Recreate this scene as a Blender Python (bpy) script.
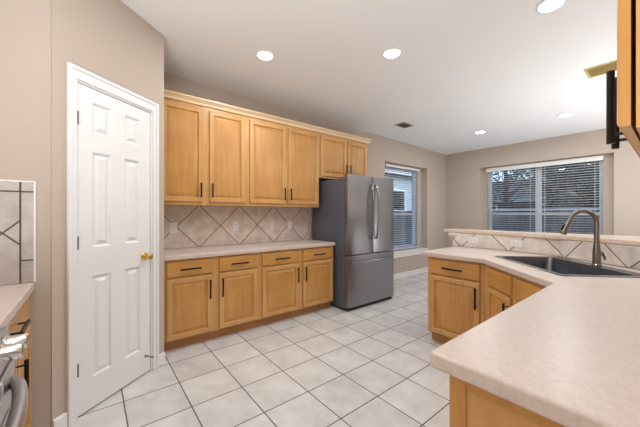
import bpy, bmesh, math, random
from mathutils import Vector, Matrix
from mathutils.geometry import tessellate_polygon
random.seed(7)
for o in list(bpy.data.objects): bpy.data.objects.remove(o)
S = bpy.context.scene
COL = S.collection
PI = math.pi
R = math.radians

# ------------------------------------------------------------ camera
cam = bpy.data.objects.new('camera', bpy.data.cameras.new('camera'))
COL.objects.link(cam)
cam.data.sensor_width = 36
cam.data.lens = 286.0 / 640 * 36
cam.data.shift_y = 0.0008
cam.data.clip_start = 0.02
cam.location = (0, 0, 1.30)
cam.rotation_euler = (R(90), 0, R(51.35 - 90))
S.camera = cam

# ------------------------------------------------------------ world, exposure, large lights
S.view_settings.view_transform = 'Standard'
S.view_settings.look = 'None'
S.view_settings.gamma = 1
S.view_settings.use_curve_mapping = False
S.view_settings.exposure = 0.03
W = bpy.data.worlds.new('sky'); S.world = W; W.use_nodes = True
nt = W.node_tree; bg = nt.nodes['Background']
sky = nt.nodes.new('ShaderNodeTexSky')
sky.sky_type = 'NISHITA'; sky.sun_disc = False; sky.sun_elevation = R(28); sky.sun_rotation = R(200)
sky.air_density = 1.0; sky.dust_density = 3.0
nt.links.new(sky.outputs[0], bg.inputs[0]); bg.inputs[1].default_value = 0.62

def area(name, loc, rot, sx, sy, e, col=(1, 1, 1)):
    l = bpy.data.lights.new(name, 'AREA'); l.shape = 'RECTANGLE'; l.size = sx; l.size_y = sy
    l.energy = e; l.color = col
    o = bpy.data.objects.new(name, l); COL.objects.link(o); o.location = loc; o.rotation_euler = rot
    return o
# unseen fill lamps added to brighten the room, aimed up at the ceiling
area('range_fill', (-.62, .55, .99), (R(180), 0, 0), .5, .8, 34, (.965, .98, 1))
area('bounce_fill', (-.35, -.9, .98), (R(180), 0, 0), .8, .8, 36, (.965, .98, 1))
area('dining_fill', (4.75, .3, .5), (R(180), 0, 0), 1.3, 1.3, 20, (.965, .98, 1))
area('family_fill', (4.9, -1.0, .8), (R(180 - 8), 0, R(0)), 1.4, 1.4, 62, (.965, .98, 1))

# ------------------------------------------------------------ materials
def new_mat(name):
    m = bpy.data.materials.new(name); m.use_nodes = True
    return m, m.node_tree, m.node_tree.nodes['Principled BSDF']
def plain(name, col, rough=.5, metal=0, spec=.5, coat=0, noise=0, nscale=30, bump=0):
    m, t, b = new_mat(name)
    b.inputs['Base Color'].default_value = (*col, 1)
    b.inputs['Roughness'].default_value = rough
    b.inputs['Metallic'].default_value = metal
    b.inputs['Specular IOR Level'].default_value = spec
    b.inputs['Coat Weight'].default_value = coat
    tc = t.nodes.new('ShaderNodeTexCoord'); n = t.nodes.new('ShaderNodeTexNoise')
    n.inputs['Scale'].default_value = nscale; n.inputs['Detail'].default_value = 4
    t.links.new(tc.outputs['Object'], n.inputs[0])
    if noise:
        r = t.nodes.new('ShaderNodeValToRGB')
        r.color_ramp.elements[0].position = .3; r.color_ramp.elements[1].position = .7
        r.color_ramp.elements[0].color = (*[c * (1 - noise) for c in col], 1)
        r.color_ramp.elements[1].color = (*[min(1, c * (1 + noise)) for c in col], 1)
        t.links.new(n.outputs[0], r.inputs[0]); t.links.new(r.outputs[0], b.inputs['Base Color'])
    if bump:
        bp = t.nodes.new('ShaderNodeBump'); bp.inputs['Strength'].default_value = bump; bp.inputs['Distance'].default_value = .01
        t.links.new(n.outputs[0], bp.inputs['Height']); t.links.new(bp.outputs[0], b.inputs['Normal'])
    return m
def wood(name, c1, c2, horizontal=False, rough=.33):
    m, t, b = new_mat(name)
    tc = t.nodes.new('ShaderNodeTexCoord'); oi = t.nodes.new('ShaderNodeObjectInfo')
    ad = t.nodes.new('ShaderNodeVectorMath'); ad.operation = 'ADD'
    ml = t.nodes.new('ShaderNodeMath'); ml.operation = 'MULTIPLY'; ml.inputs[1].default_value = 9
    t.links.new(oi.outputs['Random'], ml.inputs[0])
    t.links.new(tc.outputs['Object'], ad.inputs[0]); t.links.new(ml.outputs[0], ad.inputs[1])
    mp = t.nodes.new('ShaderNodeMapping')
    mp.inputs['Scale'].default_value = (1.2, 14, 14) if horizontal else (14, 14, 1.2)
    t.links.new(ad.outputs[0], mp.inputs[0])
    n = t.nodes.new('ShaderNodeTexNoise'); n.inputs['Scale'].default_value = 2.2; n.inputs['Detail'].default_value = 6
    n.inputs['Distortion'].default_value = .6; t.links.new(mp.outputs[0], n.inputs[0])
    n2 = t.nodes.new('ShaderNodeTexNoise'); n2.inputs['Scale'].default_value = 3.5; n2.inputs['Detail'].default_value = 3
    t.links.new(ad.outputs[0], n2.inputs[0])
    mx = t.nodes.new('ShaderNodeMath'); mx.operation = 'ADD'
    t.links.new(n.outputs[0], mx.inputs[0]); t.links.new(n2.outputs[0], mx.inputs[1])
    r = t.nodes.new('ShaderNodeValToRGB')
    r.color_ramp.elements[0].position = .8 / 2 + .02; r.color_ramp.elements[1].position = .6
    hf = t.nodes.new('ShaderNodeMath'); hf.operation = 'MULTIPLY'; hf.inputs[1].default_value = .5
    t.links.new(mx.outputs[0], hf.inputs[0])
    r.color_ramp.elements[0].color = (*c2, 1); r.color_ramp.elements[1].color = (*c1, 1)
    t.links.new(hf.outputs[0], r.inputs[0]); t.links.new(r.outputs[0], b.inputs['Base Color'])
    b.inputs['Roughness'].default_value = rough; b.inputs['Coat Weight'].default_value = .15
    b.inputs['Coat Roughness'].default_value = .25
    return m
def M_(t, op, a, b=None):
    n = t.nodes.new('ShaderNodeMath'); n.operation = op
    for i, v in enumerate((a, b)):
        if v is None: continue
        if hasattr(v, 'links'): t.links.new(v, n.inputs[i])
        else: n.inputs[i].default_value = v
    return n.outputs[0]
def tile_mat(name, size, origin, diamond, uv, c1, c2, grout, gw, rough, mott=6, bump=.4):
    """square tiles; joints at multiples of size from origin in the (a, b) plane"""
    m, t, b = new_mat(name)
    tc = t.nodes.new('ShaderNodeTexCoord'); sp = t.nodes.new('ShaderNodeSeparateXYZ')
    t.links.new(tc.outputs['UV' if uv else 'Object'], sp.inputs[0])
    a = M_(t, 'SUBTRACT', sp.outputs[0], origin[0]); c = M_(t, 'SUBTRACT', sp.outputs[1], origin[1])
    if diamond:
        k = .70710678
        p = M_(t, 'MULTIPLY', M_(t, 'ADD', a, c), k); q = M_(t, 'MULTIPLY', M_(t, 'SUBTRACT', a, c), k)
    else: p, q = a, c
    p = M_(t, 'DIVIDE', p, size); q = M_(t, 'DIVIDE', q, size)
    fp, fq = M_(t, 'FLOOR', p), M_(t, 'FLOOR', q)
    def edge(x):
        fr = M_(t, 'FRACT', x); return M_(t, 'ABSOLUTE', M_(t, 'SUBTRACT', fr, .5))
    e = M_(t, 'MAXIMUM', edge(p), edge(q))
    mask = M_(t, 'GREATER_THAN', e, .5 - gw / size / 2)
    cb = t.nodes.new('ShaderNodeCombineXYZ'); t.links.new(fp, cb.inputs[0]); t.links.new(fq, cb.inputs[1])
    wn = t.nodes.new('ShaderNodeTexWhiteNoise'); t.links.new(cb.outputs[0], wn.inputs[0])
    off = t.nodes.new('ShaderNodeVectorMath'); off.operation = 'MULTIPLY_ADD'
    t.links.new(wn.outputs['Color'], off.inputs[0]); off.inputs[1].default_value = (7, 7, 7)
    t.links.new(tc.outputs['UV' if uv else 'Object'], off.inputs[2])
    n = t.nodes.new('ShaderNodeTexNoise'); n.inputs['Scale'].default_value = mott; n.inputs['Detail'].default_value = 7
    n.inputs['Roughness'].default_value = .65
    t.links.new(off.outputs[0], n.inputs[0])
    f = M_(t, 'ADD', n.outputs[0], M_(t, 'MULTIPLY', M_(t, 'SUBTRACT', wn.outputs['Value'], .5), .12))
    r = t.nodes.new('ShaderNodeValToRGB'); r.color_ramp.elements[0].position = .33; r.color_ramp.elements[1].position = .67
    r.color_ramp.elements[0].color = (*c2, 1); r.color_ramp.elements[1].color = (*c1, 1)
    t.links.new(f, r.inputs[0])
    mx = t.nodes.new('ShaderNodeMix'); mx.data_type = 'RGBA'
    t.links.new(mask, mx.inputs['Factor']); t.links.new(r.outputs[0], mx.inputs[6]); mx.inputs[7].default_value = (*grout, 1)
    t.links.new(mx.outputs[2], b.inputs['Base Color'])
    ro = M_(t, 'ADD', M_(t, 'MULTIPLY', mask, .5), rough); t.links.new(ro, b.inputs['Roughness'])
    bp = t.nodes.new('ShaderNodeBump'); bp.inputs['Strength'].default_value = bump; bp.inputs['Distance'].default_value = .002
    hh = M_(t, 'ADD', M_(t, 'MULTIPLY', mask, -1), M_(t, 'MULTIPLY', n.outputs[0], .3))
    t.links.new(hh, bp.inputs['Height']); t.links.new(bp.outputs[0], b.inputs['Normal'])
    return m
def speckle(name, base, dark, rough=.3):
    m, t, b = new_mat(name)
    tc = t.nodes.new('ShaderNodeTexCoord')
    n = t.nodes.new('ShaderNodeTexNoise'); n.inputs['Scale'].default_value = 160; n.inputs['Detail'].default_value = 3
    n2 = t.nodes.new('ShaderNodeTexNoise'); n2.inputs['Scale'].default_value = 45; n2.inputs['Detail'].default_value = 5
    t.links.new(tc.outputs['Object'], n.inputs[0]); t.links.new(tc.outputs['Object'], n2.inputs[0])
    f = M_(t, 'MULTIPLY', M_(t, 'ADD', n.outputs[0], n2.outputs[0]), .5)
    r = t.nodes.new('ShaderNodeValToRGB'); r.color_ramp.elements[0].position = .38; r.color_ramp.elements[1].position = .58
    r.color_ramp.elements[0].color = (*dark, 1); r.color_ramp.elements[1].color = (*base, 1)
    t.links.new(f, r.inputs[0]); t.links.new(r.outputs[0], b.inputs['Base Color'])
    b.inputs['Roughness'].default_value = rough
    return m
def brushed(name, col, rough=.28, vertical=True):
    m, t, b = new_mat(name)
    b.inputs['Metallic'].default_value = 1
    tc = t.nodes.new('ShaderNodeTexCoord'); mp = t.nodes.new('ShaderNodeMapping')
    mp.inputs['Scale'].default_value = (200, 200, 3) if vertical else (3, 200, 200)
    n = t.nodes.new('ShaderNodeTexNoise'); n.inputs['Scale'].default_value = 2; n.inputs['Detail'].default_value = 3
    t.links.new(tc.outputs['Object'], mp.inputs[0]); t.links.new(mp.outputs[0], n.inputs[0])
    r = t.nodes.new('ShaderNodeValToRGB')
    r.color_ramp.elements[0].color = (*[c * .9 for c in col], 1); r.color_ramp.elements[1].color = (*[min(1, c * 1.08) for c in col], 1)
    t.links.new(n.outputs[0], r.inputs[0]); t.links.new(r.outputs[0], b.inputs['Base Color'])
    t.links.new(M_(t, 'ADD', M_(t, 'MULTIPLY', n.outputs[0], .12), rough - .06), b.inputs['Roughness'])
    return m
def glass(name):
    m, t, b = new_mat(name)
    t.nodes.remove(b)
    tr = t.nodes.new('ShaderNodeBsdfTransparent'); gl = t.nodes.new('ShaderNodeBsdfGlossy'); gl.inputs['Roughness'].default_value = .02
    tr.inputs[0].default_value = (.86, .93, 1, 1)
    mx = t.nodes.new('ShaderNodeMixShader'); mx.inputs[0].default_value = .05
    t.links.new(tr.outputs[0], mx.inputs[1]); t.links.new(gl.outputs[0], mx.inputs[2])
    t.links.new(mx.outputs[0], t.nodes['Material Output'].inputs[0])
    return m
def emit(name, col, s):
    m, t, b = new_mat(name)
    b.inputs['Emission Color'].default_value = (*col, 1); b.inputs['Emission Strength'].default_value = s
    b.inputs['Base Color'].default_value = (*col, 1)
    return m

MAT = dict(
    wall=plain('wall_paint', (.51, .43, .365), .85, noise=.02, nscale=90, bump=.08),
    ceiling=plain('ceiling_paint', (.82, .82, .815), .9, noise=.01, nscale=120, bump=.08),
    white=plain('white_paint', (.80, .80, .80), .35, noise=.01, nscale=8),
    trim=plain('trim_paint', (.82, .81, .79), .4, noise=.01, nscale=8),
    maple=wood('maple', (.57, .295, .085), (.49, .235, .062)),
    maple_h=wood('maple_horizontal', (.57, .295, .085), (.49, .235, .062), True),
    maple_pale=wood('maple_frame', (.61, .35, .125), (.54, .285, .093)),
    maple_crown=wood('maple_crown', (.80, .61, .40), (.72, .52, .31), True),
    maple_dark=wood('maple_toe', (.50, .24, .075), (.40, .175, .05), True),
    black=plain('black_metal', (.012, .011, .012), .38, .6, noise=.1),
    counter=speckle('counter_surface', (.63, .54, .485), (.56, .465, .41), .33),
    ledge=speckle('ledge_surface', (.72, .61, .52), (.62, .50, .41), .3),
    floor=tile_mat('floor_tile', .3546, (1.239, 1.691), False, False, (.70, .70, .69), (.54, .53, .52), (.085, .075, .07), .0075, .32, 5),
    splash=tile_mat('diamond_tile', .35355, (1.25, 1.155), True, True, (.78, .69, .62), (.56, .47, .40), (.13, .085, .06), .0085, .38, 9),
    splash_bar=tile_mat('bar_diamond_tile', .35355, (.64, .905), True, True, (.80, .76, .71), (.60, .53, .48), (.15, .10, .07), .0085, .38, 9),
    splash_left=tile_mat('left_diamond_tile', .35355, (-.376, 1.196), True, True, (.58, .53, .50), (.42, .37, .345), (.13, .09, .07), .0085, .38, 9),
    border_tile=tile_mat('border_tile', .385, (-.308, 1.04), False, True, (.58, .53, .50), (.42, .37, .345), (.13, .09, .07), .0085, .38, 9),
    steel=brushed('fridge_steel', (.31, .315, .33), .30),
    steel_handle=brushed('handle_steel', (.30, .30, .31), .25),
    fridge_side=plain('fridge_side_paint', (.115, .125, .165), .45, .2, noise=.03),
    sink=plain('sink_steel', (.15, .158, .175), .27, 1, noise=.03),
    nickel=plain('brushed_nickel', (.25, .23, .21), .28, 1, noise=.04),
    chrome=plain('chrome', (.75, .73, .70), .12, 1, noise=.02),
    brass=plain('brass', (.80, .55, .18), .2, 1, noise=.05),
    brass_vent=plain('brass_vent', (.74, .62, .28), .35, .55, noise=.05),
    plate=plain('outlet_plate', (.80, .79, .77), .4, noise=.01),
    plate_slot=plain('outlet_slot', (.05, .05, .05), .5, noise=.01),
    slat=plain('blind_slat', (.72, .74, .78), .5, noise=.01),
    vinyl=plain('window_vinyl', (.62, .63, .63), .45, noise=.01),
    glass=glass('window_glass'),
    led=emit('led_diffuser', (1, .98, .95), 14),
    vent=plain('vent_grey', (.40, .37, .33), .6, noise=.03),
    vent_dark=plain('vent_dark', (.06, .05, .045), .8, noise=.03),
    fence=wood('fence_wood', (.075, .085, .10), (.04, .045, .055)),
    siding=plain('siding', (.30, .37, .45), .8, noise=.05, nscale=3),
    pale_siding=plain('pale_siding', (.26, .34, .46), .8, noise=.05, nscale=3),
    roof=plain('shingles', (.05, .058, .07), .9, noise=.25, nscale=25, bump=.4),
    brick=plain('brick_wall', (.09, .09, .10), .9, noise=.2, nscale=30, bump=.4),
    grass=plain('grass', (.06, .085, .03), .95, noise=.4, nscale=8, bump=.5),
    leaf=plain('leaves', (.035, .06, .035), .7, noise=.5, nscale=4),
    bark=plain('bark', (.06, .05, .045), .9, noise=.4, nscale=20, bump=.5),
    range_panel=brushed('range_steel', (.50, .50, .51), .3, False),
    oven_glass=plain('oven_glass', (.02, .02, .022), .08, noise=.02),
    rubber=plain('rubber', (.03, .03, .03), .8, noise=.02),
)

# ------------------------------------------------------------ mesh helpers
def tag(o, label=None, cat=None, group=None, kind=None):
    for k, v in (('label', label), ('category', cat), ('group', group), ('kind', kind)):
        if v: o[k] = v
    return o
def thing(name, label, cat, loc=(0, 0, 0), rz=0, group=None):
    o = bpy.data.objects.new(name, None); COL.objects.link(o)
    o.empty_display_size = .1
    o.location = loc; o.rotation_euler = (0, 0, rz)
    return tag(o, label, cat, group)
def copy_tree(o, parent=None):
    c = o.copy(); COL.objects.link(c); c.parent = parent
    for ch in list(o.children): copy_tree(ch, c)
    return c
class MB:
    def __init__(s): s.v = []; s.f = []
    def add(s, vs, fs):
        n = len(s.v); s.v += [tuple(v) for v in vs]; s.f += [tuple(i + n for i in f) for f in fs]; return s
    def box(s, x0, x1, y0, y1, z0, z1):
        return s.add([(x0, y0, z0), (x1, y0, z0), (x1, y1, z0), (x0, y1, z0), (x0, y0, z1), (x1, y0, z1), (x1, y1, z1), (x0, y1, z1)],
                     [(0, 3, 2, 1), (4, 5, 6, 7), (0, 1, 5, 4), (1, 2, 6, 5), (2, 3, 7, 6), (3, 0, 4, 7)])
    def prism(s, pts, z0, z1, hole=None):
        n = len(pts)
        if hole is None:
            return s.add([(x, y, z0) for x, y in pts] + [(x, y, z1) for x, y in pts],
                         [tuple(range(n))[::-1], tuple(range(n, 2 * n))] + [(i, (i + 1) % n, n + (i + 1) % n, n + i) for i in range(n)])
        allp = list(pts) + list(hole); N = len(allp); m = len(hole)
        tri = tessellate_polygon([[Vector((x, y, 0)) for x, y in pts], [Vector((x, y, 0)) for x, y in hole]])
        fs = [tuple(t) for t in tri] + [tuple(i + N for i in t) for t in tri]
        fs += [(i, (i + 1) % n, N + (i + 1) % n, N + i) for i in range(n)]
        fs += [(n + i, n + (i + 1) % m, N + n + (i + 1) % m, N + n + i) for i in range(m)]
        return s.add([(x, y, z0) for x, y in allp] + [(x, y, z1) for x, y in allp], fs)
    def extrude_x(s, prof, x0, x1):          # profile in (y, z)
        n = len(prof)
        return s.add([(x0, y, z) for y, z in prof] + [(x1, y, z) for y, z in prof],
                     [tuple(range(n)), tuple(range(n, 2 * n))[::-1]] + [(i, n + i, n + (i + 1) % n, (i + 1) % n) for i in range(n)])
    def tube(s, pts, r, seg=12, closed_caps=True):
        pts = [Vector(p) for p in pts]; rs = r if isinstance(r, (list, tuple)) else [r] * len(pts)
        up = Vector((0, 0, 1)); base = len(s.v); prev = None
        for i, p in enumerate(pts):
            d = (pts[min(i + 1, len(pts) - 1)] - pts[max(i - 1, 0)]).normalized()
            if prev is None:
                a = d.cross(up)
                if a.length < .1: a = d.cross(Vector((0, 1, 0)))
            else: a = prev - d * prev.dot(d)
            a.normalize(); prev = a; b = d.cross(a)
            for k in range(seg):
                t = 2 * PI * k / seg; s.v.append(tuple(p + (a * math.cos(t) + b * math.sin(t)) * rs[i]))
        for i in range(len(pts) - 1):
            for k in range(seg):
                s.f.append((base + i * seg + k, base + i * seg + (k + 1) % seg, base + (i + 1) * seg + (k + 1) % seg, base + (i + 1) * seg + k))
        s.f.append(tuple(base + k for k in range(seg))[::-1]); e = base + (len(pts) - 1) * seg
        s.f.append(tuple(e + k for k in range(seg)))
        return s
    def rings(s, loops, cap0=True, cap1=True):
        base = len(s.v); n = len(loops[0])
        for l in loops: s.v += [tuple(p) for p in l]
        for i in range(len(loops) - 1):
            for k in range(n):
                s.f.append((base + i * n + k, base + i * n + (k + 1) % n, base + (i + 1) * n + (k + 1) % n, base + (i + 1) * n + k))
        if cap0: s.f.append(tuple(base + k for k in range(n))[::-1])
        if cap1: s.f.append(tuple(base + (len(loops) - 1) * n + k for k in range(n)))
        return s
    def build(s, name, mat, parent=None, loc=(0, 0, 0), rot=(0, 0, 0), bevel=0, smooth=None, seg=2, uv=None):
        me = bpy.data.meshes.new(name); me.from_pydata(s.v, [], s.f)
        bm = bmesh.new(); bm.from_mesh(me); bmesh.ops.recalc_face_normals(bm, faces=bm.faces)
        if uv:
            L = bm.loops.layers.uv.new('UVMap')
            for f in bm.faces:
                for l in f.loops: l[L].uv = uv(l.vert.co, l.vert.index)
        bm.to_mesh(me); bm.free()
        me.materials.append(MAT[mat])
        if smooth is None: smooth = bevel > 0
        o = bpy.data.objects.new(name, me); COL.objects.link(o); o.parent = parent; o.location = loc; o.rotation_euler = rot
        if smooth:
            me.shade_smooth() if hasattr(me, 'shade_smooth') else None
            me.set_sharp_from_angle(angle=R(35))
        if bevel:
            b = o.modifiers.new('bevel', 'BEVEL'); b.width = bevel; b.segments = seg; b.limit_method = 'ANGLE'; b.angle_limit = R(40)
            b.harden_normals = True
        return o
def struct(name, mb, mat, **k):
    o = mb.build(name, mat, **k); o['kind'] = 'structure'; return o
def rrect(cx, cy, w, h, r, z, n=5):
    out = []
    for sx, sy, a0 in ((1, 1, 0), (-1, 1, 90), (-1, -1, 180), (1, -1, 270)):
        for k in range(n + 1):
            a = R(a0 + 90 * k / n)
            out.append((cx + sx * (w / 2 - r) + r * math.cos(a), cy + sy * (h / 2 - r) + r * math.sin(a), z))
    return out
def panel_rings(mb, x0, x1, z0, z1, yb, prof):
    """nested rectangles, prof = (inset, y)"""
    loops = []
    for ins, y in prof:
        loops.append([(x0 + ins, y, z0 + ins), (x1 - ins, y, z0 + ins), (x1 - ins, y, z1 - ins), (x0 + ins, y, z1 - ins)])
    mb.rings(loops, cap0=yb is not None, cap1=True)

# ------------------------------------------------------------ room shell
CZ = 2.90                       # walls run up past the ceiling plane
def ceil_z(x): return 2.872 - .0182 * x
CT = math.atan(.0182)           # the ceiling falls slightly towards the back wall
YM, XB = 3.55, 6.79             # main wall plane, back wall plane
struct('floor', MB().box(-1.0, 7.2, -3.2, 3.9, -.05, 0), 'floor')
c_ = MB(); za, zb = ceil_z(-1.04), ceil_z(7.2)
c_.add([(-1.04, -3.3, za), (7.2, -3.3, zb), (7.2, 3.9, zb), (-1.04, 3.9, za), (-1.04, -3.3, 3.05), (7.2, -3.3, 3.05), (7.2, 3.9, 3.05), (-1.04, 3.9, 3.05)],
       [(0, 3, 2, 1), (4, 5, 6, 7), (0, 1, 5, 4), (1, 2, 6, 5), (2, 3, 7, 6), (3, 0, 4, 7)])
struct('ceiling', c_, 'ceiling')
def wall_hole(axis, p0, p1, a0, a1, h0, h1, z0, z1, mb):
    """wall slab between p0..p1 on axis, spanning a0..a1, hole h0..h1 x z0..z1"""
    def bx(a, b, c, d):
        if axis == 'Y': mb.box(a, b, p0, p1, c, d)
        else: mb.box(p0, p1, a, b, c, d)
    bx(a0, h0, 0, CZ); bx(h1, a1, 0, CZ); bx(h0, h1, 0, z0); bx(h0, h1, z1, CZ)
mw = MB()
wall_hole('Y', YM, YM + .15, -1.0, XB + .35, 4.45, 5.955, .50, 2.33, mw)
wall_hole('Y', YM + .15, YM + .30, -1.0, XB + .35, 4.61, 5.80, .55, 2.27, mw)
struct('wall_left', mw, 'wall')
bw = MB()
wall_hole('X', XB, XB + .15, -3.2, YM, .661, 2.771, .60, 2.33, bw)
wall_hole('X', XB + .15, XB + .30, -3.2, YM, .81, 2.66, .66, 2.27, bw)
struct('wall_back', bw, 'wall')
struct('wall_right', MB().box(-1.0, 7.2, -3.3, -3.2, 0, CZ), 'wall')
struct('wall_near', MB().box(-1.04, -.92, -3.2, 3.55, 0, CZ), 'wall')
struct('wall_kitchen', MB().box(.46, 2.60, -.40, -.285, 0, CZ), 'wall')
# pantry: side wall, diagonal wall with the door opening, wall beside the cabinets
P0, P1 = Vector((-.18, 2.284)), Vector((.498, 2.812))
PD = (P1 - P0).normalized(); PL = (P1 - P0).length; PA = math.atan2(PD.y, PD.x)
struct('wall_pantry_side', MB().prism([(-.92, 2.29), (-.176, 2.29), (-.23, 2.40), (-.92, 2.40)], 0, CZ), 'wall')
struct('wall_pantry_end', MB().prism([(.498, 2.812), (.498, 3.55), (.38, 3.55), (.38, 2.86)], 0, CZ), 'wall')
pw = MB()      # local frame: x along wall, y into the pantry
DX0, DX1, DZ = .130, .728, 2.15
pw.box(0, DX0, 0, .115, 0, CZ); pw.box(DX1, PL, 0, .115, 0, CZ); pw.box(DX0, DX1, 0, .115, DZ, CZ)
struct('wall_pantry', pw, 'wall', loc=(P0.x, P0.y, 0), rot=(0, 0, PA))
# pantry door casing and jamb
t_ = MB()
cw = .054; ch = .078
def casing(mb, x0, x1, y0):
    for a, b, d in ((0, cw, .012), (.006, cw - .012, .018), (.012, .03, .022)):
        pass
    mb.box(x0 - cw, x0, -.014, -.0005, 0, DZ + ch); mb.box(x1, x1 + cw, -.014, -.0005, 0, DZ + ch); mb.box(x0, x1, -.014, -.0005, DZ, DZ + ch)
    mb.box(x0 - cw, x0 - cw + .022, -.022, -.014, 0, DZ + ch); mb.box(x1 + cw - .022, x1 + cw, -.022, -.014, 0, DZ + ch)
    mb.box(x0 - cw + .022, x1 + cw - .022, -.022, -.014, DZ + ch - .022, DZ + ch)
    mb.box(x0, x0 + .012, -.004, .115, 0, DZ); mb.box(x1 - .012, x1, -.004, .115, 0, DZ); mb.box(x0 + .012, x1 - .012, -.004, .115, DZ - .012, DZ)
casing(t_, DX0, DX1, 0)
struct('trim_1', t_, 'white', loc=(P0.x, P0.y, 0), rot=(0, 0, PA), bevel=.003)
# six panel door (flush with the casing), hinges, knob, door stop
dr = thing('panel_door', 'white six-panel pantry door with a brass knob, set in the angled wall', 'door', (P0.x, P0.y, 0), PA)
dx0, dx1 = DX0 + .015, DX1 - .015
dw, dh, dy = dx1 - dx0, DZ - .028, .006
d = MB()
cols = [(.095, .232), (.337, .474)]
k_ = dw / .569
cols = [(a * k_, b * k_) for a, b in cols]
rows = [(.20, .875), (1.065, 1.705), (1.825, 2.035)]
xs = sorted({0, dw, *[c for p in cols for c in p]}); zs = sorted({0, dh, *[c for p in rows for c in p]})
for i in range(len(xs) - 1):
    for j in range(len(zs) - 1):
        a, b, c, e = xs[i], xs[i + 1], zs[j], zs[j + 1]
        if any(abs(a - p[0]) < 1e-6 for p in cols) and any(abs(c - q[0]) < 1e-6 for q in rows):
            panel_rings(d, a, b, c, e, None, [(0, 0), (.005, .003), (.010, .014), (.022, .015), (.042, .003), (.046, .002)])
        else: d.add([(a, 0, c), (b, 0, c), (b, 0, e), (a, 0, e)], [(0, 1, 2, 3)])
d.add([(0, 0, 0), (dw, 0, 0), (dw, 0, dh), (0, 0, dh), (0, .035, 0), (dw, .035, 0), (dw, .035, dh), (0, .035, dh)],
      [(4, 5, 6, 7), (0, 1, 5, 4), (1, 2, 6, 5), (2, 3, 7, 6), (3, 0, 4, 7)])
slab = d.build('door_slab', 'white', dr, (dx0, dy, .012))
for hz in (.31, 1.117, 1.91):
    h = MB().tube([(0, -.006, -.042), (0, -.006, .042)], .005); h.box(-.006, .008, -.002, .004, -.040, .040)
    h.build('hinge', 'nickel', dr, (dx0 - .003, dy - .004, hz), smooth=True)
def lathe(prof, seg=24):   # prof (r, along -y)
    mb = MB(); loops = []
    for r, y in prof: loops.append([(r * math.cos(2 * PI * k / seg), -y, r * math.sin(2 * PI * k / seg)) for k in range(seg)])
    mb.rings(loops); return mb
kn = lathe([(.031, 0), (.031, .004), (.026, .008), (.012, .011), (.011, .030), (.018, .034), (.026, .044), (.028, .054), (.024, .064), (.012, .069)])
kn.build('door_knob', 'brass', dr, (.655, dy - .0005, .958), smooth=True)
ds = lathe([(.011, 0), (.011, .004), (.005, .006), (.005, .06), (.008, .061), (.008, .072), (.006, .075)], 12)
ds.build('door_stop', 'nickel', dr, (.668, dy - .0005, .147), smooth=True)
# baseboards
def base(name, pts, h=.095, t=.013):
    mb = MB()
    for (x0, y0), (x1, y1) in zip(pts, pts[1:]):
        dv = Vector((x1 - x0, y1 - y0)).normalized(); n = Vector((dv.y, -dv.x))
        a, b = Vector((x0, y0)) + n * .001, Vector((x1, y1)) + n * .001; c, e = b + n * t, a + n * t; c2, e2 = b + n * t * .5, a + n * t * .5
        mb.add([(*a, 0), (*b, 0), (*c, 0), (*e, 0), (*a, h), (*b, h), (*c2, h), (*e2, h), (*c, h - .012), (*e, h - .012)],
               [(0, 1, 2, 3), (4, 7, 6, 5), (3, 2, 8, 9), (9, 8, 6, 7), (0, 4, 5, 1), (1, 5, 6, 8, 2), (0, 3, 9, 7, 4)])
    return struct(name, mb, 'trim')
base('baseboard_left', [(3.72, YM), (XB - .02, YM)])
base('baseboard_back', [(XB, YM - .02), (XB, -3.18)])
q0 = P0 + PD * (DX0 - cw - .002); q1 = P0 + PD * (DX1 + cw + .002)
base('baseboard_pantry', [tuple(P0 + PD * .002), tuple(q0)])
base('baseboard_pantry_end', [tuple(q1), tuple(P1)])
base('baseboard_near', [(-.92, -3.18), (-.92, .70)][::1])

# ------------------------------------------------------------ windows
def window(name, label, axis, p, a0, a1, z0, z1, mull):
    """vinyl window unit with centre mullions, meeting rail, panes; local x along the wall, y outwards"""
    loc = (a0, p, 0) if axis == 'Y' else (p, a1, 0); rot = 0 if axis == 'Y' else -PI / 2
    w = a1 - a0; t = thing(name, None, None, loc, rot); t['kind'] = 'structure'
    f = MB(); e = .028
    f.box(0, e, 0, .07, z0, z1); f.box(w - e, w, 0, .07, z0, z1); f.box(e, w - e, 0, .07, z0, z0 + e); f.box(e, w - e, 0, .07, z1 - e, z1)
    edges = [e] + [m for m in mull for _ in (0, 1)] + [w - e]
    for i, m in enumerate(mull): f.box(m - .028, m + .028, -.005, .07, z0 + e, z1 - e)
    ln = [e] + [m + .028 for m in mull]; rn = [m - .028 for m in mull] + [w - e]
    zm = 1.30
    f.build('window_frame', 'vinyl', t, bevel=.003)
    for a, b in zip(ln, rn):
        s = MB(); s.box(a, b, .012, .055, zm - .022, zm + .022)
        s.box(a, a + .022, .02, .05, z0 + e, z1 - e); s.box(b - .022, b, .02, .05, z0 + e, z1 - e); s.box(a, b, .02, .05, z0 + e, z0 + e + .03)
        s.build('sash', 'vinyl', t)
        MB().box(a + .02, b - .02, .034, .038, z0 + e + .028, z1 - e).build('pane', 'glass', t)
    return t
window('window_1', '', 'Y', 3.74, 4.612, 5.798, .552, 2.268, [])
window('window_2', '', 'X', 6.98, .812, 2.658, .662, 2.268, [.915])
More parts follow.
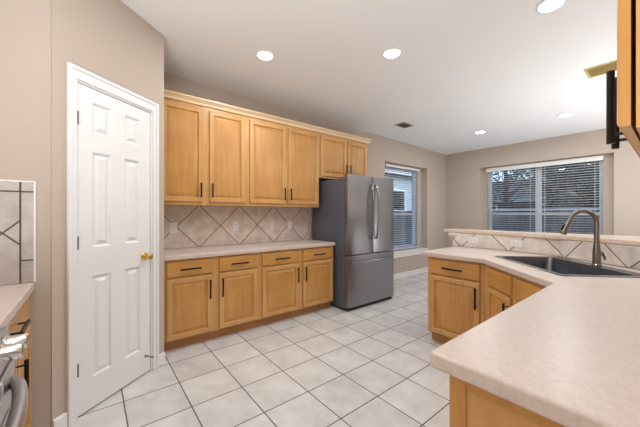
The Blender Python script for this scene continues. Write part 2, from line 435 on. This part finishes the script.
def blind(label, axis, p, a0, a1, z0, z1, spans, group, vh=.085):
    loc = (a0, p, z0) if axis == 'Y' else (p, a1, z0); rot = 0 if axis == 'Y' else -PI / 2
    w = a1 - a0; h = z1 - z0
    t = thing('window_blind', label, 'blind', loc, rot, group)
    MB().box(0, w, -.055, -.045, h - vh, h).box(0, .01, -.045, -.001, h - vh, h).box(w - .01, w, -.045, -.001, h - vh, h).build('valance', 'trim', t, bevel=.002)
    for (x0, x1) in spans:
        sl = MB(); z = .03; th = R(-3)
        while z < h - vh + .01:
            dy_, dz_ = .0245 * math.cos(th), .0245 * math.sin(th)
            y = -.0262
            sl.add([(x0, y - dy_, z - dz_), (x1, y - dy_, z - dz_), (x1, y + dy_, z + dz_), (x0, y + dy_, z + dz_),
                    (x0, y - dy_, z - dz_ + .0028), (x1, y - dy_, z - dz_ + .0028), (x1, y + dy_, z + dz_ + .0028), (x0, y + dy_, z + dz_ + .0028)],
                   [(0, 1, 2, 3), (4, 7, 6, 5), (0, 4, 5, 1), (1, 5, 6, 2), (2, 6, 7, 3), (3, 7, 4, 0)])
            z += .0455
        n = max(2, round((x1 - x0) / .45))
        sl.build('slats', 'slat', t)
        for k in range(n):
            xx = x0 + .1 + (x1 - x0 - .2) * k / (n - 1)
            MB().box(xx - .0015, xx + .0015, -.0535, -.0515, .015, h - .06).box(xx - .0015, xx + .0015, -.0035, -.0015, .015, h - .06).build('ladder_cord', 'slat', t)
        MB().box(x0, x1, -.05, -.004, 0, .016).build('bottom_rail', 'slat', t, bevel=.002)
    MB().tube([(spans[0][0] + .05, -.061, h - .09), (spans[0][0] + .05, -.061, h - .9)], .004, 8).build('tilt_wand', 'vinyl', t)
    return t
blind('white horizontal blind hanging in the tall window right of the refrigerator', 'Y', YM + .149, 4.60, 5.81, .56, 2.315, [(.006, 1.204)], 'horizontal window blinds', .055)
blind('wide white double blind hanging in the far window behind the faucet', 'X', XB + .149, .80, 2.67, .66, 2.315, [(.006, .918), (.952, 1.864)], 'horizontal window blinds')
struct('trim_2', MB().box(4.452, 5.953, YM - .035, YM + .148, .502, .527).box(4.42, 5.985, YM - .02, YM - .001, .415, .50), 'trim', bevel=.003)
struct('trim_3', MB().box(XB - .035, XB + .148, .663, 2.769, .602, .627).box(XB - .02, XB - .001, .63, 2.80, .52, .60), 'trim', bevel=.003)

# ------------------------------------------------------------ cabinets
def bar_pull(parent, loc, length, vertical=True, rot=0):
    mb = MB(); h = length / 2; r = .0084
    a = (0, -.032, -h) if vertical else (-h, -.032, 0); b = (0, -.032, h) if vertical else (h, -.032, 0)
    mb.tube([a, b], r, 10)
    for s in (-1, 1):
        q = h * .76 * s
        p0 = (0, 0, q) if vertical else (q, 0, 0); p1 = (0, -.032, q) if vertical else (q, -.032, 0)
        mb.tube([p0, p1], .0045, 8)
    return mb.build('handle', 'black', parent, loc, smooth=True)
def front(name, parent, x0, x1, z0, z1, y, horizontal=False, handle=None, hl=.16):
    """cabinet door or drawer front; y = back plane (front towards -y)"""
    w, h, t = x1 - x0, z1 - z0, .020
    mb = MB()
    if name == 'drawer': prof = [(0, 0), (0, -t + .006), (.003, -t + .002), (.010, -t), (.014, -t)]
    else: prof = [(0, 0), (0, -t + .006), (.003, -t + .002), (.009, -t), (.044, -t), (.047, -t + .003), (.050, -t + .012), (.056, -t + .013), (.084, -t + .004), (.087, -t + .0035)]
    panel_rings(mb, 0, w, 0, h, 0, prof)
    o = mb.build(name, 'maple_h' if name == 'drawer' else 'maple', parent, (x0, y, z0))
    if name == 'door':
        o.data.materials.append(MAT['maple_pale'])
        for i in range(8, 16): o.data.polygons[i].material_index = 1     # stiles and rails
    if handle == 'h': bar_pull(o, (w / 2, -t, h / 2), hl, False)
    elif handle:
        hx = .026 if 'L' in handle else w - .026
        hz = h - .045 - hl / 2 if 't' in handle else .05 + hl / 2
        bar_pull(o, (hx, -t, hz), hl, True)
    return o
CW = dict(n=0)
def base_cab(label, loc, rz, W, D, fronts, group='maple base cabinets', body=None, toe=True):
    t = thing('base_cabinet', label, 'cabinet', loc, rz, group)
    b = MB()
    if body: body(b)
    else: b.box(0, W, 0, D, .105, .866)
    b.build('cabinet_body', 'maple_pale', t)
    if toe:
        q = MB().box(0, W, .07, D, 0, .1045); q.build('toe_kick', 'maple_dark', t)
    for f in fronts:
        x0, x1, side = f[:3]
        front('drawer', t, x0, x1, .705, .845, -.0005, True, 'h' if side and 'n' not in side else None, .19)
        front('door', t, x0, x1, .115, .688, -.0005, False, (side or 'R').replace('n', '') + 't', .19)
    return t
def wall_cab(label, loc, rz, W, D, H, fronts, group='maple wall cabinets', name='wall_cabinet'):
    t = thing(name, label, 'cabinet', loc, rz, group)
    MB().box(0, W, 0, D, 0, H).build('cabinet_body', 'maple_pale', t)
    for x0, x1, side, z0, z1 in fronts: front('door', t, x0, x1, z0, z1, -.0005, False, side, .155)
    return t
BY, BD = 2.96, .578
base_cab('maple base cabinet beside the pantry wall, two drawers over two doors', (.512, BY, 0), 0, .9715, BD, [(.030, .444, 'R'), (.518, .941, 'L')])
base_cab('maple base cabinet next to the refrigerator, two drawers over two doors', (1.485, BY, 0), 0, 1.115, BD, [(.032, .534, 'R'), (.599, 1.093, 'L')])
UY, UD, UZ = 3.22, .327, 1.395
wall_cab('tall maple wall cabinet nearest the pantry door with two doors', (.500, UY, UZ), 0, .9545, UD, 1.075, [(.035, .443, 'R', .035, 1.04), (.511, .923, 'L', .035, 1.04)])
wall_cab('tall maple wall cabinet left of the refrigerator with two doors', (1.456, UY, UZ), 0, 1.099, UD, 1.075, [(.029, .531, 'R', .035, 1.04), (.572, 1.082, 'L', .035, 1.04)])
wall_cab('short maple wall cabinet above the stainless refrigerator', (2.556, UY, 1.825), 0, 1.022, UD, .645, [(.025, .535, 'R', .025, .61), (.568, .995, 'L', .025, .61)])
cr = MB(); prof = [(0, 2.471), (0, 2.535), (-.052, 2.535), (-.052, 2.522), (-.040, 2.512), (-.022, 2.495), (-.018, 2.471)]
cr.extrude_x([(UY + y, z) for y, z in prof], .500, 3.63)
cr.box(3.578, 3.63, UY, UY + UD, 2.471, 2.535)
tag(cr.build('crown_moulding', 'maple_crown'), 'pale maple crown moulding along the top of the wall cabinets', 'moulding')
MB().extrude_x([(UY + .001, UZ - .012), (UY + .001, UZ - .0005), (UY + .018, UZ - .0005), (UY + .018, UZ - .012)], .500, 2.554)
# main worktop
tag(MB().prism([(.500, 2.925), (2.612, 2.925), (2.612, 3.542), (.500, 3.542)], .868, .912).build('countertop', 'counter', bevel=.009, seg=3),
    'long beige countertop over the cabinets left of the refrigerator', 'countertop', 'beige countertops')
def sheet(name, mat, pts, z0, z1, th, label, cat, group=None, s0=0):
    """vertical tile sheet following the polyline pts (front face), thickness th to the left side; uv = (distance, z)"""
    mb = MB(); P = [Vector(p) for p in pts]; n = len(P); off = []
    for i in range(n):
        d0 = (P[i] - P[i - 1]).normalized() if i else (P[1] - P[0]).normalized()
        d1 = (P[i + 1] - P[i]).normalized() if i < n - 1 else d0
        dm = (d0 + d1).normalized(); nn = Vector((-dm.y, dm.x)) / max(.5, dm.dot(d0)); off.append(P[i] + nn * th)
    S_ = [s0]
    for i in range(1, n): S_.append(S_[-1] + (P[i] - P[i - 1]).length)
    vs = [(*p, z0) for p in P] + [(*p, z1) for p in P] + [(*p, z0) for p in off] + [(*p, z1) for p in off]
    fs = []
    for i in range(n - 1):
        fs += [(i, i + 1, n + i + 1, n + i), (2 * n + i, 3 * n + i, 3 * n + i + 1, 2 * n + i + 1), (n + i, n + i + 1, 3 * n + i + 1, 3 * n + i), (i, 2 * n + i, 2 * n + i + 1, i + 1)]
    fs += [(0, n, 3 * n, 2 * n), (n - 1, 3 * n - 1, 4 * n - 1, 2 * n - 1)]
    mb.add(vs, fs)
    o = mb.build(name, mat, uv=lambda co, i: (S_[i % n], co.z))
    if label: tag(o, label, cat, group)
    return o
sheet('backsplash', 'splash', [(.500, 3.541), (2.60, 3.541)], .913, 1.394, .0085,
      'diamond-laid travertine backsplash between worktop and wall cabinets', 'backsplash', 'travertine backsplashes', s0=.500)

# ------------------------------------------------------------ peninsula with bar
base_cab('maple base cabinet at the far end of the peninsula, one drawer over one door', (2.70, 1.60, 0), -PI / 2, .538, .70, [(.032, .506, 'R')])
def pent(b):   # local frame of the diagonal cabinet: origin (2.70,1.06), x -> (-.707,-.707), y -> (.707,-.707)
    k = .70710678
    def L(x, y): dx, dy = x - 2.70, y - 1.06; return (-(dx + dy) * k, (dx - dy) * k)
    b.prism([L(2.70, 1.06), L(2.04, .402), L(2.04, -.27), L(2.60, -.27), L(2.92, .08), L(3.38, 1.059)], .105, .70)
    b.prism([L(2.70, 1.06), L(2.04, .402), L(2.061, .381), L(2.721, 1.039)], .70, .866)
sc = base_cab('maple corner sink cabinet set diagonally under the sink', (2.70, 1.06, 0), -PI * .75, .93, .6, [(.085, .445, 'nR'), (.487, .847, 'nL')], body=pent, toe=False)
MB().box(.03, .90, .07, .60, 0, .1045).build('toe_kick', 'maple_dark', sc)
base_cab('maple base cabinet under the near end of the peninsula with a plain end panel', (2.036, .400, 0), PI, 1.246, .68,
         [(.03, .60, 'R'), (.64, 1.21, 'L')])
bc = [o for o in bpy.data.objects if o.name.startswith('base_cabinet') and 'plain end panel' in o.get('label', '')][0]
e_ = MB().box(1.2465, 1.252, .0, .045, .105, .866).box(1.2465, 1.252, .62, .68, .105, .866).box(1.2465, 1.252, .045, .62, .105, .165).box(1.2465, 1.252, .045, .62, .826, .866)
e_.build('end_panel', 'maple', bc, bevel=.002)
k = .70710678
sc0 = Vector((2.5745 + .28 * k, .7555 - .28 * k)); SW, SD = .850, .555
def sl(x, y): return (sc0.x - k * x + k * y, sc0.y - k * x - k * y)
hole = [sl(x, y) for x, y, _ in rrect(0, 0, SW - .05, SD - .05, .04, 0, 3)]
splash_line = [(3.445, 1.715), (3.425, 1.10), (3.335, .68), (2.95, .12), (2.62, -.28)]
outer = [(2.665, 1.665), (2.665, 1.065)] + [(2.04, .44)] + [(.745, .44), (.745, -.280), (2.60, -.280), (2.935, .12), (3.322, .688), (3.412, 1.10), (3.43, 1.665)]
tag(MB().prism(outer, .868, .914, hole).build('countertop', 'counter', bevel=.010, seg=3),
    'large beige peninsula countertop in the foreground around the corner sink', 'countertop', 'beige countertops')
hw = MB().prism([(3.455, 1.715), (3.435, 1.10), (3.345, .68), (2.962, .12), (2.63, -.284), (3.585, -.284), (3.585, 1.715)], 0, 1.068)
struct('wall_bar', hw, 'wall')
sheet('backsplash', 'splash_bar', splash_line[::-1], .916, 1.068, -.0085,
      'low travertine backsplash under the bar ledge behind the sink', 'backsplash', 'travertine backsplashes')
ledge = [(3.50, 1.86), (3.44, 1.30), (3.385, .95), (3.27, .56), (3.03, .14), (2.70, -.284), (3.72, -.284), (3.72, 1.86)]
bt = tag(MB().prism(ledge, 1.070, 1.108).build('bar_top', 'ledge', bevel=.008, seg=3), 'raised beige bar ledge curving behind the sink', 'bar counter')
mo = MB(); 
for i, (e, z0, z1) in enumerate([(.036, 1.045, 1.068), (.024, 1.02, 1.045), (.012, 1.0, 1.02)]): mo.box(3.45 - e, 3.585 + e, 1.7165, 1.7165 + e, z0, z1)
mo.box(3.445 - .036, 3.456, 1.67, 1.7165, 1.045, 1.068)
mo.build('moulding', 'trim', bt)

# corner sink (local x along the front rim, y to the back)
sk = thing('kitchen_sink', 'rectangular stainless corner sink dropped into the peninsula countertop', 'sink', (sc0.x, sc0.y, .914), -PI * .75)
m = MB()
loops = [rrect(0, 0, SW, SD, .03, .0006), rrect(0, 0, SW, SD, .03, .004), rrect(0, 0, SW - .012, SD - .012, .03, .0065),
         rrect(0, -.03, SW - .07, SD - .125, .045, .0055), rrect(0, -.03, SW - .078, SD - .133, .045, -.003),
         rrect(0, -.03, SW - .085, SD - .14, .05, -.15), rrect(0, -.03, SW - .12, SD - .18, .06, -.19), rrect(0, -.03, .12, .12, .055, -.198), rrect(0, -.03, .09, .09, .044, -.204)]
m.rings(loops, cap0=False, cap1=True)
m.build('basin', 'sink', sk, smooth=True)
lathe([(.040, 0), (.042, .003), (.030, .004), (.012, .002)], 20).build('drain', 'chrome', sk, (0, -.03, -.2035), (-PI / 2, 0, 0), smooth=True)
# pull-down faucet, on the deck behind the bowl
fx = thing('faucet', 'brushed nickel gooseneck pull-down faucet behind the sink', 'faucet', (*sl(.028, .232), .9205), -PI * .75)
b = MB().rings([[(r * math.cos(2 * PI * i / 24), r * math.sin(2 * PI * i / 24), z) for i in range(24)] for r, z in
                [(.030, 0), (.030, .006), (.026, .010), (.0245, .05), (.0245, .10), (.021, .13), (.0165, .17), (.0148, .20)]])
b.build('faucet_body', 'nickel', fx, smooth=True)
pts = [(0, 0, .19), (0, 0, .28)]; r_ = .092
for i in range(15):
    a = PI * i / 14 * .86; pts.append((0, -r_ + r_ * math.cos(a), 0.309 + r_ * math.sin(a) * 1.02))
lx, ly, lz = pts[-1]
def tp(d, o=0): return (0, ly - .426 * d - .905 * o, lz - .905 * d + .426 * o)      # along / off the spout's end tangent
pts.append(tp(.03))
MB().tube(pts, .0158, 16).build('spout', 'nickel', fx, smooth=True)
MB().tube([tp(.028), tp(.034), tp(.09), tp(.125), tp(.13)], [.0160, .0178, .0195, .0225, .0205], 18).build('spray_head', 'nickel', fx, smooth=True)
MB().tube([tp(.06, .017), tp(.09, .022), tp(.108, .0225)], [.006, .008, .006], 8).build('spray_button', 'black', fx, smooth=True)
hd = MB().tube([(0, .016, .088), (0, .030, .092), (0, .040, .088)], [.017, .017, .012], 14)
hd.tube([(0, .030, .094), (-.004, .046, .080), (-.008, .058, .060), (-.010, .064, .040)], [.010, .0095, .0085, .007], 10)
hd.build('lever_handle', 'nickel', fx, smooth=True)

# ------------------------------------------------------------ cabinets above the near worktop
uc = wall_cab('maple wall cabinet hanging at the upper right edge, seen end on', (1.40, .051, 1.470), PI, .565, .33, 1.0, [])
for x0, x1, hx in ((.290, .565, .043), (.005, .280, .236)):
    o_ = front('door', uc, x0, x1, .006, .98, -.007)
    bar_pull(o_, (hx, -.020, .104), .19, True)
for x in (.08, .40): MB().box(x, x + .03, -.0068, -.0002, .9, .94).build('door_bumper', 'rubber', uc)

# ------------------------------------------------------------ refrigerator
FX0, FX1, FYF, FYB = 2.643, 3.622, 2.705, 3.49
fr = thing('refrigerator', 'stainless steel french door refrigerator with grey sides and bottom freezer', 'refrigerator', (FX0, FYF, 0), 0)
fw = FX1 - FX0; mid = .502
MB().box(.004, fw - .004, .078, FYB - FYF, .03, 1.785).build('cabinet_shell', 'fridge_side', fr, bevel=.006)
MB().box(.02, fw - .02, .03, .40, .006, .0295).box(.02, .08, .60, .66, 0, .029).box(fw - .08, fw - .02, .60, .66, 0, .029).build('base_grille', 'rubber', fr)
def fdoor(name, x0, x1, z0, z1):
    w = x1 - x0; n = 10; prof = []
    for i in range(n + 1):
        u = i / n; prof.append((w * u, .010 * (2 * u - 1) ** 2 + (.006 if i in (0, n) else 0)))
    prof += [(w, .068), (0, .068)]
    return MB().prism(prof, 0, z1 - z0).build(name, 'steel', fr, (x0, 0, z0), bevel=.003)
ld = fdoor('left_door', 0, mid - .005, .752, 1.832); rd = fdoor('right_door', mid + .005, fw, .752, 1.832); fz = fdoor('freezer_drawer', 0, fw, .052, .738)
def bow(parent, p0, p1, out, loc):
    p0, p1 = Vector(p0), Vector(p1); q = []
    for i in range(17):
        u = i / 16; q.append(p0.lerp(p1, u) + Vector((0, -out * (.25 + .75 * math.sin(PI * u) ** .8), 0)))
    mb = MB().tube([p0 + Vector((0, .002, 0))] + q + [p1 + Vector((0, .002, 0))], .0115, 14)
    mb.build('handle', 'steel_handle', parent, loc, smooth=True)
bow(ld, (mid - .068, 0, .20), (mid - .05, 0, .955), .062, (0, .004, 0))
bow(rd, (.040, 0, .20), (.045, 0, .955), .062, (0, .004, 0))
bow(fz, (.06, .002, .60), (fw - .06, .002, .60), .055, (0, .004, 0))
MB().box(0, .045, -.0012, 0, 0, .014).build('badge', 'fridge_side', rd, (.345, .0085, .965))
for x in (.02, fw - .10): MB().box(x, x + .08, .079, .16, 1.7855, 1.805).build('hinge_cover', 'fridge_side', fr, bevel=.003)

# ------------------------------------------------------------ left side: range, cabinet, worktop
base_cab('narrow-view maple base cabinet between the range and the pantry wall', (-.280, 1.495, 0), PI / 2, .785, .625, [])
lc = [o for o in bpy.data.objects if 'narrow-view' in o.get('label', '')][0]; lc['label'] = 'maple base cabinet between the range and the pantry wall at the left edge'
lo_ = front('drawer', lc, .03, .56, .705, .855, -.0005)
bar_pull(lo_, (.265, -.020, .098), .19, False)
front('door', lc, .03, .364, .115, .688, -.0005, False, 'Rt', .19)
front('door', lc, .384, .755, .115, .688, -.0005)
MB().box(.59, .755, -.012, -.0005, .705, .855).build('filler_panel', 'maple', lc, bevel=.002)
tag(MB().prism([(-.91, 1.488), (-.251, 1.488), (-.251, 2.280), (-.91, 2.280)], .868, .914).build('countertop', 'counter', bevel=.008, seg=3),
    'beige countertop beside the range at the left edge', 'countertop', 'beige countertops')
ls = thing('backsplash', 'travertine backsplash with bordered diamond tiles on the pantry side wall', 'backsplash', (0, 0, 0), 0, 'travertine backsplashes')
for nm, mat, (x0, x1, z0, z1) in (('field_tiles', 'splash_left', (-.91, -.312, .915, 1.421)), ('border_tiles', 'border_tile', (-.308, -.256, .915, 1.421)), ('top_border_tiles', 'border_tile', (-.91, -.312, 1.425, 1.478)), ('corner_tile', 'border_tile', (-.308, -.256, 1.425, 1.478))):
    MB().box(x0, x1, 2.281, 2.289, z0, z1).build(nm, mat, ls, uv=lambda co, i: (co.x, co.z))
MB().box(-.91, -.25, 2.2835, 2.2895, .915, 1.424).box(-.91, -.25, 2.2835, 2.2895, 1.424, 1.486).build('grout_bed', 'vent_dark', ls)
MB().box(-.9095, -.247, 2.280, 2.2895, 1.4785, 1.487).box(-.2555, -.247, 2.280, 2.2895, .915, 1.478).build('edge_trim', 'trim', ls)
rg = thing('range', 'stainless kitchen range with round metal knobs at the lower left edge', 'range', (-.235, .722, 0), PI / 2)
RW = .758
MB().box(0, RW, .012, .672, .02, .895).build('range_body', 'range_panel', rg, bevel=.003)
MB().box(.003, RW - .003, .02, .60, .896, .911).build('cooktop', 'oven_glass', rg, bevel=.003)
MB().extrude_x([(.011, .79), (-.012, .79), (-.006, .905), (.011, .905)], 0, RW).build('control_panel', 'range_panel', rg, bevel=.002)
for kx in (.09, .175, .30, .585, .67):
    kb = lathe([(.030, 0), (.031, .004), (.031, .008), (.0262, .010), (.0255, .014), (.0255, .052), (.0235, .056)], 28)
    ko = kb.build('knob', 'chrome', rg, (kx, -.0085, .866), smooth=True)
    MB().box(-.003, .003, -.058, -.0555, -.018, .018).build('pointer', 'range_panel', ko)
od = MB().box(.004, RW - .004, -.022, .0115, .24, .785).build('oven_door', 'range_panel', rg, bevel=.005)
MB().box(.10, RW - .10, -.0235, -.0225, .33, .66).build('oven_window', 'oven_glass', od)
q = []
for i in range(19):
    u = i / 18; q.append((.05 + (RW - .10) * u, -.022 - .050 * (math.sin(PI * u) ** .55), .725))
MB().tube(q, .019, 14).build('oven_handle', 'range_panel', od, smooth=True)
MB().box(.004, RW - .004, -.02, .0115, .07, .23).build('storage_drawer', 'range_panel', rg, bevel=.004)
MB().box(.02, RW - .02, .05, .60, 0, .0195).build('kick_plate', 'rubber', rg)

# ------------------------------------------------------------ outlets
def outlet(label, loc, rz, horizontal=False, tilt=None):
    t = thing('wall_outlet', label, 'outlet', loc, rz, 'white wall outlets and switches')
    w, h = (.118, .074) if horizontal else (.074, .118)
    MB().box(-w / 2, w / 2, -.006, -.0004, -h / 2, h / 2).build('cover_plate', 'plate', t, bevel=.002)
    for s in (-1, 1):
        cx, cz = (s * .020, 0) if horizontal else (0, s * .020)
        sl_ = MB().box(cx - .014, cx + .014, -.0078, -.0062, cz - .014, cz + .014)
        so = sl_.build('socket', 'plate', t)
        sm = MB()
        for qd in (-.006, .006): sm.box(cx + qd - .0012, cx + qd + .0012, -.0086, -.0079, cz - .004, cz + .005) if not horizontal else sm.box(cx - .004, cx + .005, -.0086, -.0079, cz + qd - .0012, cz + qd + .0012)
        sm.build('slot', 'plate_slot', so)
    return t
for x, lb in ((.722, 'white outlet on the main backsplash nearest the pantry'), (1.444, 'white outlet on the main backsplash, second from the pantry'),
              (1.964, 'white outlet on the main backsplash, third from the pantry'), (2.262, 'white outlet on the main backsplash nearest the refrigerator')):
    outlet(lb, (x, 3.5405, 1.145), 0)
def on_splash(Y):
    for (x0, y0), (x1, y1) in zip(splash_line, splash_line[1:]):
        if y1 <= Y <= y0:
            u = (Y - y0) / (y1 - y0); dv = Vector((x1 - x0, y1 - y0)); return (x0 + u * (x1 - x0), Y), math.atan2(dv.y, dv.x)
(p, a) = on_splash(1.035); outlet('sideways white outlet on the bar backsplash left of the faucet', (p[0] - .001, p[1], .998), a, True)
(p, a) = on_splash(1.47); outlet('sideways white outlet at the far end of the bar backsplash', (p[0] - .001, p[1], 1.004), a, True)

# ------------------------------------------------------------ ceiling lights and vents
LP = [(1.321, 2.509, 'recessed ceiling light nearest the wall cabinets'), (2.234, 1.697, 'recessed ceiling light over the middle of the kitchen floor'),
      (2.606, .574, 'recessed ceiling light at the top edge above the sink side'), (5.452, 2.217, 'recessed ceiling light in the dining area, left of two'),
      (5.50, 1.046, 'recessed ceiling light in the dining area, right of two'),
      (.25, 1.25, 'added unseen recessed ceiling light above the range aisle'), (.1, -1.2, 'added unseen recessed ceiling light behind the camera'), (4.2, -1.6, 'added unseen recessed ceiling light in the family area')]  # these three are out of view, added to help light the room
def can(x, y, label):
    t = thing('ceiling_light', label, 'ceiling light', (x, y, ceil_z(x)), 0, 'recessed ceiling lights')
    t.rotation_euler = (0, CT, 0)
    n = 32
    def c(r, z): return [(r * math.cos(2 * PI * i / n), r * math.sin(2 * PI * i / n), z) for i in range(n)]
    MB().rings([c(.072, -.0005), c(.092, -.0005), c(.090, -.006), c(.074, -.010), c(.072, -.004)], cap0=False, cap1=False).build('trim_ring', 'white', t, smooth=True)
    MB().rings([c(.071, -.001), c(.071, -.0065), c(.06, -.0075)], cap0=True, cap1=True).build('diffuser', 'led', t)
    l = bpy.data.lights.new('downlight', 'AREA'); l.shape = 'DISK'; l.size = .14; l.energy = 10.5; l.color = (1, .99, .985)
    lo = bpy.data.objects.new('downlight', l); COL.objects.link(lo); lo.parent = t; lo.location = (0, 0, -.012)
for a in LP: can(*a)
def vent(label, x0, x1, y0, y1, mat, along_x):
    t = thing('ceiling_vent', label, 'vent', ((x0 + x1) / 2, (y0 + y1) / 2, ceil_z((x0 + x1) / 2)), 0, 'ceiling air vents')
    t.rotation_euler = (0, CT, 0)
    w, d_ = (x1 - x0) / 2, (y1 - y0) / 2; e = .022
    MB().box(-w, w, -d_, -d_ + e, -.009, -.0005).box(-w, w, d_ - e, d_, -.009, -.0005).box(-w, -w + e, -d_ + e, d_ - e, -.009, -.0005).box(w - e, w, -d_ + e, d_ - e, -.009, -.0005).build('frame', mat, t, bevel=.002)
    MB().box(-w + e, w - e, -d_ + e, d_ - e, -.002, -.0005).build('duct_backing', 'vent_dark' if mat == 'vent' else mat, t)
    s = MB(); n = 7
    for i in range(n):
        if along_x:
            y = -d_ + e + (2 * d_ - 2 * e) * (i + .5) / n
            s.add([(-w + e, y - .006, -.010), (w - e, y - .006, -.010), (w - e, y + .005, -.003), (-w + e, y + .005, -.003), (-w + e, y - .006, -.0085), (w - e, y - .006, -.0085)], [(0, 1, 2, 3), (4, 3, 2, 5), (0, 4, 5, 1)])
        else:
            x = -w + e + (2 * w - 2 * e) * (i + .5) / n
            s.add([(x - .008, -d_ + e, -.010), (x - .008, d_ - e, -.010), (x + .008, d_ - e, -.003), (x + .008, -d_ + e, -.003), (x - .008, -d_ + e, -.0085), (x - .008, d_ - e, -.0085)], [(0, 1, 2, 3), (4, 3, 2, 5), (0, 4, 5, 1)])
    s.build('louvres', mat, t)
vent('grey louvred ceiling vent above the refrigerator and window', 3.97, 4.25, 2.775, 2.975, 'vent', True)
vent('brass-coloured ceiling vent beside the upper right cabinet', 3.985, 4.265, .30, .607, 'brass_vent', False)

# ------------------------------------------------------------ outside
struct('ground', MB().box(-6, 30, -14, 16, -.40, -.30).box(7.25, 7.3, -3, 3.8, -.30, -.29), 'grass')
def fence(p0, p1, label):
    p0, p1 = Vector(p0), Vector(p1); L = (p1 - p0).length; t = thing('fence', label, 'fence', (*p0, -.30), math.atan2(*(p1 - p0).yx), 'backyard board fences')
    x = 0; mb = MB()
    while x < L - .14: mb.box(x, x + .135, 0, .02, 0, 1.72); x += .145
    mb.build('boards', 'fence', t)
    MB().box(0, L, .021, .06, .3, .39).box(0, L, .021, .06, 1.35, 1.44).build('rails', 'fence', t)
    MB().box(0, L, -.02, .05, 1.721, 1.76).build('cap_rail', 'siding', t)
fence((10.6, 9), (10.6, -5), 'grey board fence seen low through the far window')
fence((3.5, 7.1), (10.4, 7.1), 'grey board fence seen low through the tall side window')
def house(label, x0, x1, y0, y1, eave, ridge, wallmat, wins):
    t = thing('neighbour_house', label, 'house', (x0, y0, -.30), 0, 'houses behind the yard')
    w, d_ = x1 - x0, y1 - y0
    MB().box(0, w, 0, d_, 0, eave).build('house_wall', wallmat, t)
    o = .4
    if w < d_:
        a = [(-o, -o, eave), (w + o, -o, eave), (w + o, d_ + o, eave), (-o, d_ + o, eave), (w / 2, w * .35, ridge), (w / 2, d_ - w * .35, ridge)]
        f = [(0, 1, 4), (1, 2, 5, 4), (2, 3, 5), (3, 0, 4, 5), (3, 2, 1, 0)]
    else:
        a = [(-o, -o, eave), (w + o, -o, eave), (w + o, d_ + o, eave), (-o, d_ + o, eave), (d_ * .35, d_ / 2, ridge), (w - d_ * .35, d_ / 2, ridge)]
        f = [(0, 1, 5, 4), (1, 2, 5), (2, 3, 4, 5), (3, 0, 4), (3, 2, 1, 0)]
    MB().add([(x, y, z + .002) for x, y, z in a], f).build('roof', 'roof', t)
    ev = MB().box(-o, w + o, -o - .04, -o - .001, eave - .16, eave + .02).box(-o - .04, -o - .001, -o, d_ + o, eave - .16, eave + .02); ev.build('fascia', 'siding', t)
    for (side, a0, a1, z0, z1) in wins:
        if side == 'x': wf = MB().box(-.05, -.001, a0, a1, z0, z1).build('house_window', 'vinyl', t); MB().box(-.06, -.051, a0 + .08, a1 - .08, z0 + .08, z1 - .08).build('pane', 'oven_glass', wf)
        else: wf = MB().box(a0, a1, -.05, -.001, z0, z1).build('house_window', 'vinyl', t); MB().box(a0 + .08, a1 - .08, -.06, -.051, z0 + .08, z1 - .08).build('pane', 'oven_glass', wf)
house('dark-roofed house beyond the fence through the far window', 17.5, 24, 1.2, 11.5, 2.4, 3.7, 'brick', [('x', 2, 3.2, 1.0, 2.1), ('x', 5, 6.2, 1.0, 2.1)])
house('pale blue house close behind the side fence', 7.6, 15.5, 9.2, 15.5, 3.75, 5.0, 'pale_siding', [('y', 1.0, 2.6, 1.5, 2.9), ('y', 4.2, 5.6, 1.5, 2.9)])
def tree(label, x, y, h, r, n, seed, leaf=.10):
    rnd = random.Random(seed)
    t = thing('tree', label, 'tree', (x, y, -.30), 0, 'trees beyond the fence')
    tr = MB().tube([(0, 0, 0), (.05, .03, h * .35), (0, .05, h * .6), (.05, 0, h * .9)], [.16, .12, .08, .03], 8)
    for i in range(26):
        a = rnd.uniform(0, 2 * PI); z = rnd.uniform(.3, .85) * h; L = r * rnd.uniform(.5, 1)
        p1 = (math.cos(a) * L * .5, math.sin(a) * L * .5, z + L * .3); p2 = (math.cos(a + .2) * L, math.sin(a + .2) * L, z + L * .5)
        tr.tube([(0, 0, z), p1, p2], [.045, .028, .01], 5)
    tr.build('trunk', 'bark', t)
    lv = MB()
    cl = [(rnd.uniform(-1, 1), rnd.uniform(-1, 1), rnd.uniform(-1, 1)) for _ in range(60)]
    cl = [Vector(c).normalized() * rnd.uniform(.35, 1) for c in cl]
    for i in range(n):
        c = rnd.choice(cl); p = Vector((c.x * r, c.y * r, h * .66 + c.z * h * .36)) + Vector([rnd.gauss(0, r * .14) for _ in range(3)])
        u = Vector([rnd.gauss(0, 1) for _ in range(3)]).normalized() * leaf * rnd.uniform(.6, 1.3); v = u.orthogonal().normalized() * leaf * .55
        lv.add([p - u, p + v, p + u, p - v], [(0, 1, 2, 3)])
    lv.build('foliage', 'leaf', t)
tree('leafy tree against the bright sky in the left pane of the far window', 15.2, 5.0, 5.9, 1.7, 2600, 3, .09)
tree('dense dark tree filling the right pane of the far window', 12.7, 1.8, 4.9, 1.5, 12000, 5, .15)
tree('dark tree at the right side of the far window', 13.9, -2.6, 6.8, 2.0, 7000, 9, .13)
tree('tall tree behind the dark-roofed house', 29, 4.0, 11, 3.4, 4500, 12, .17)
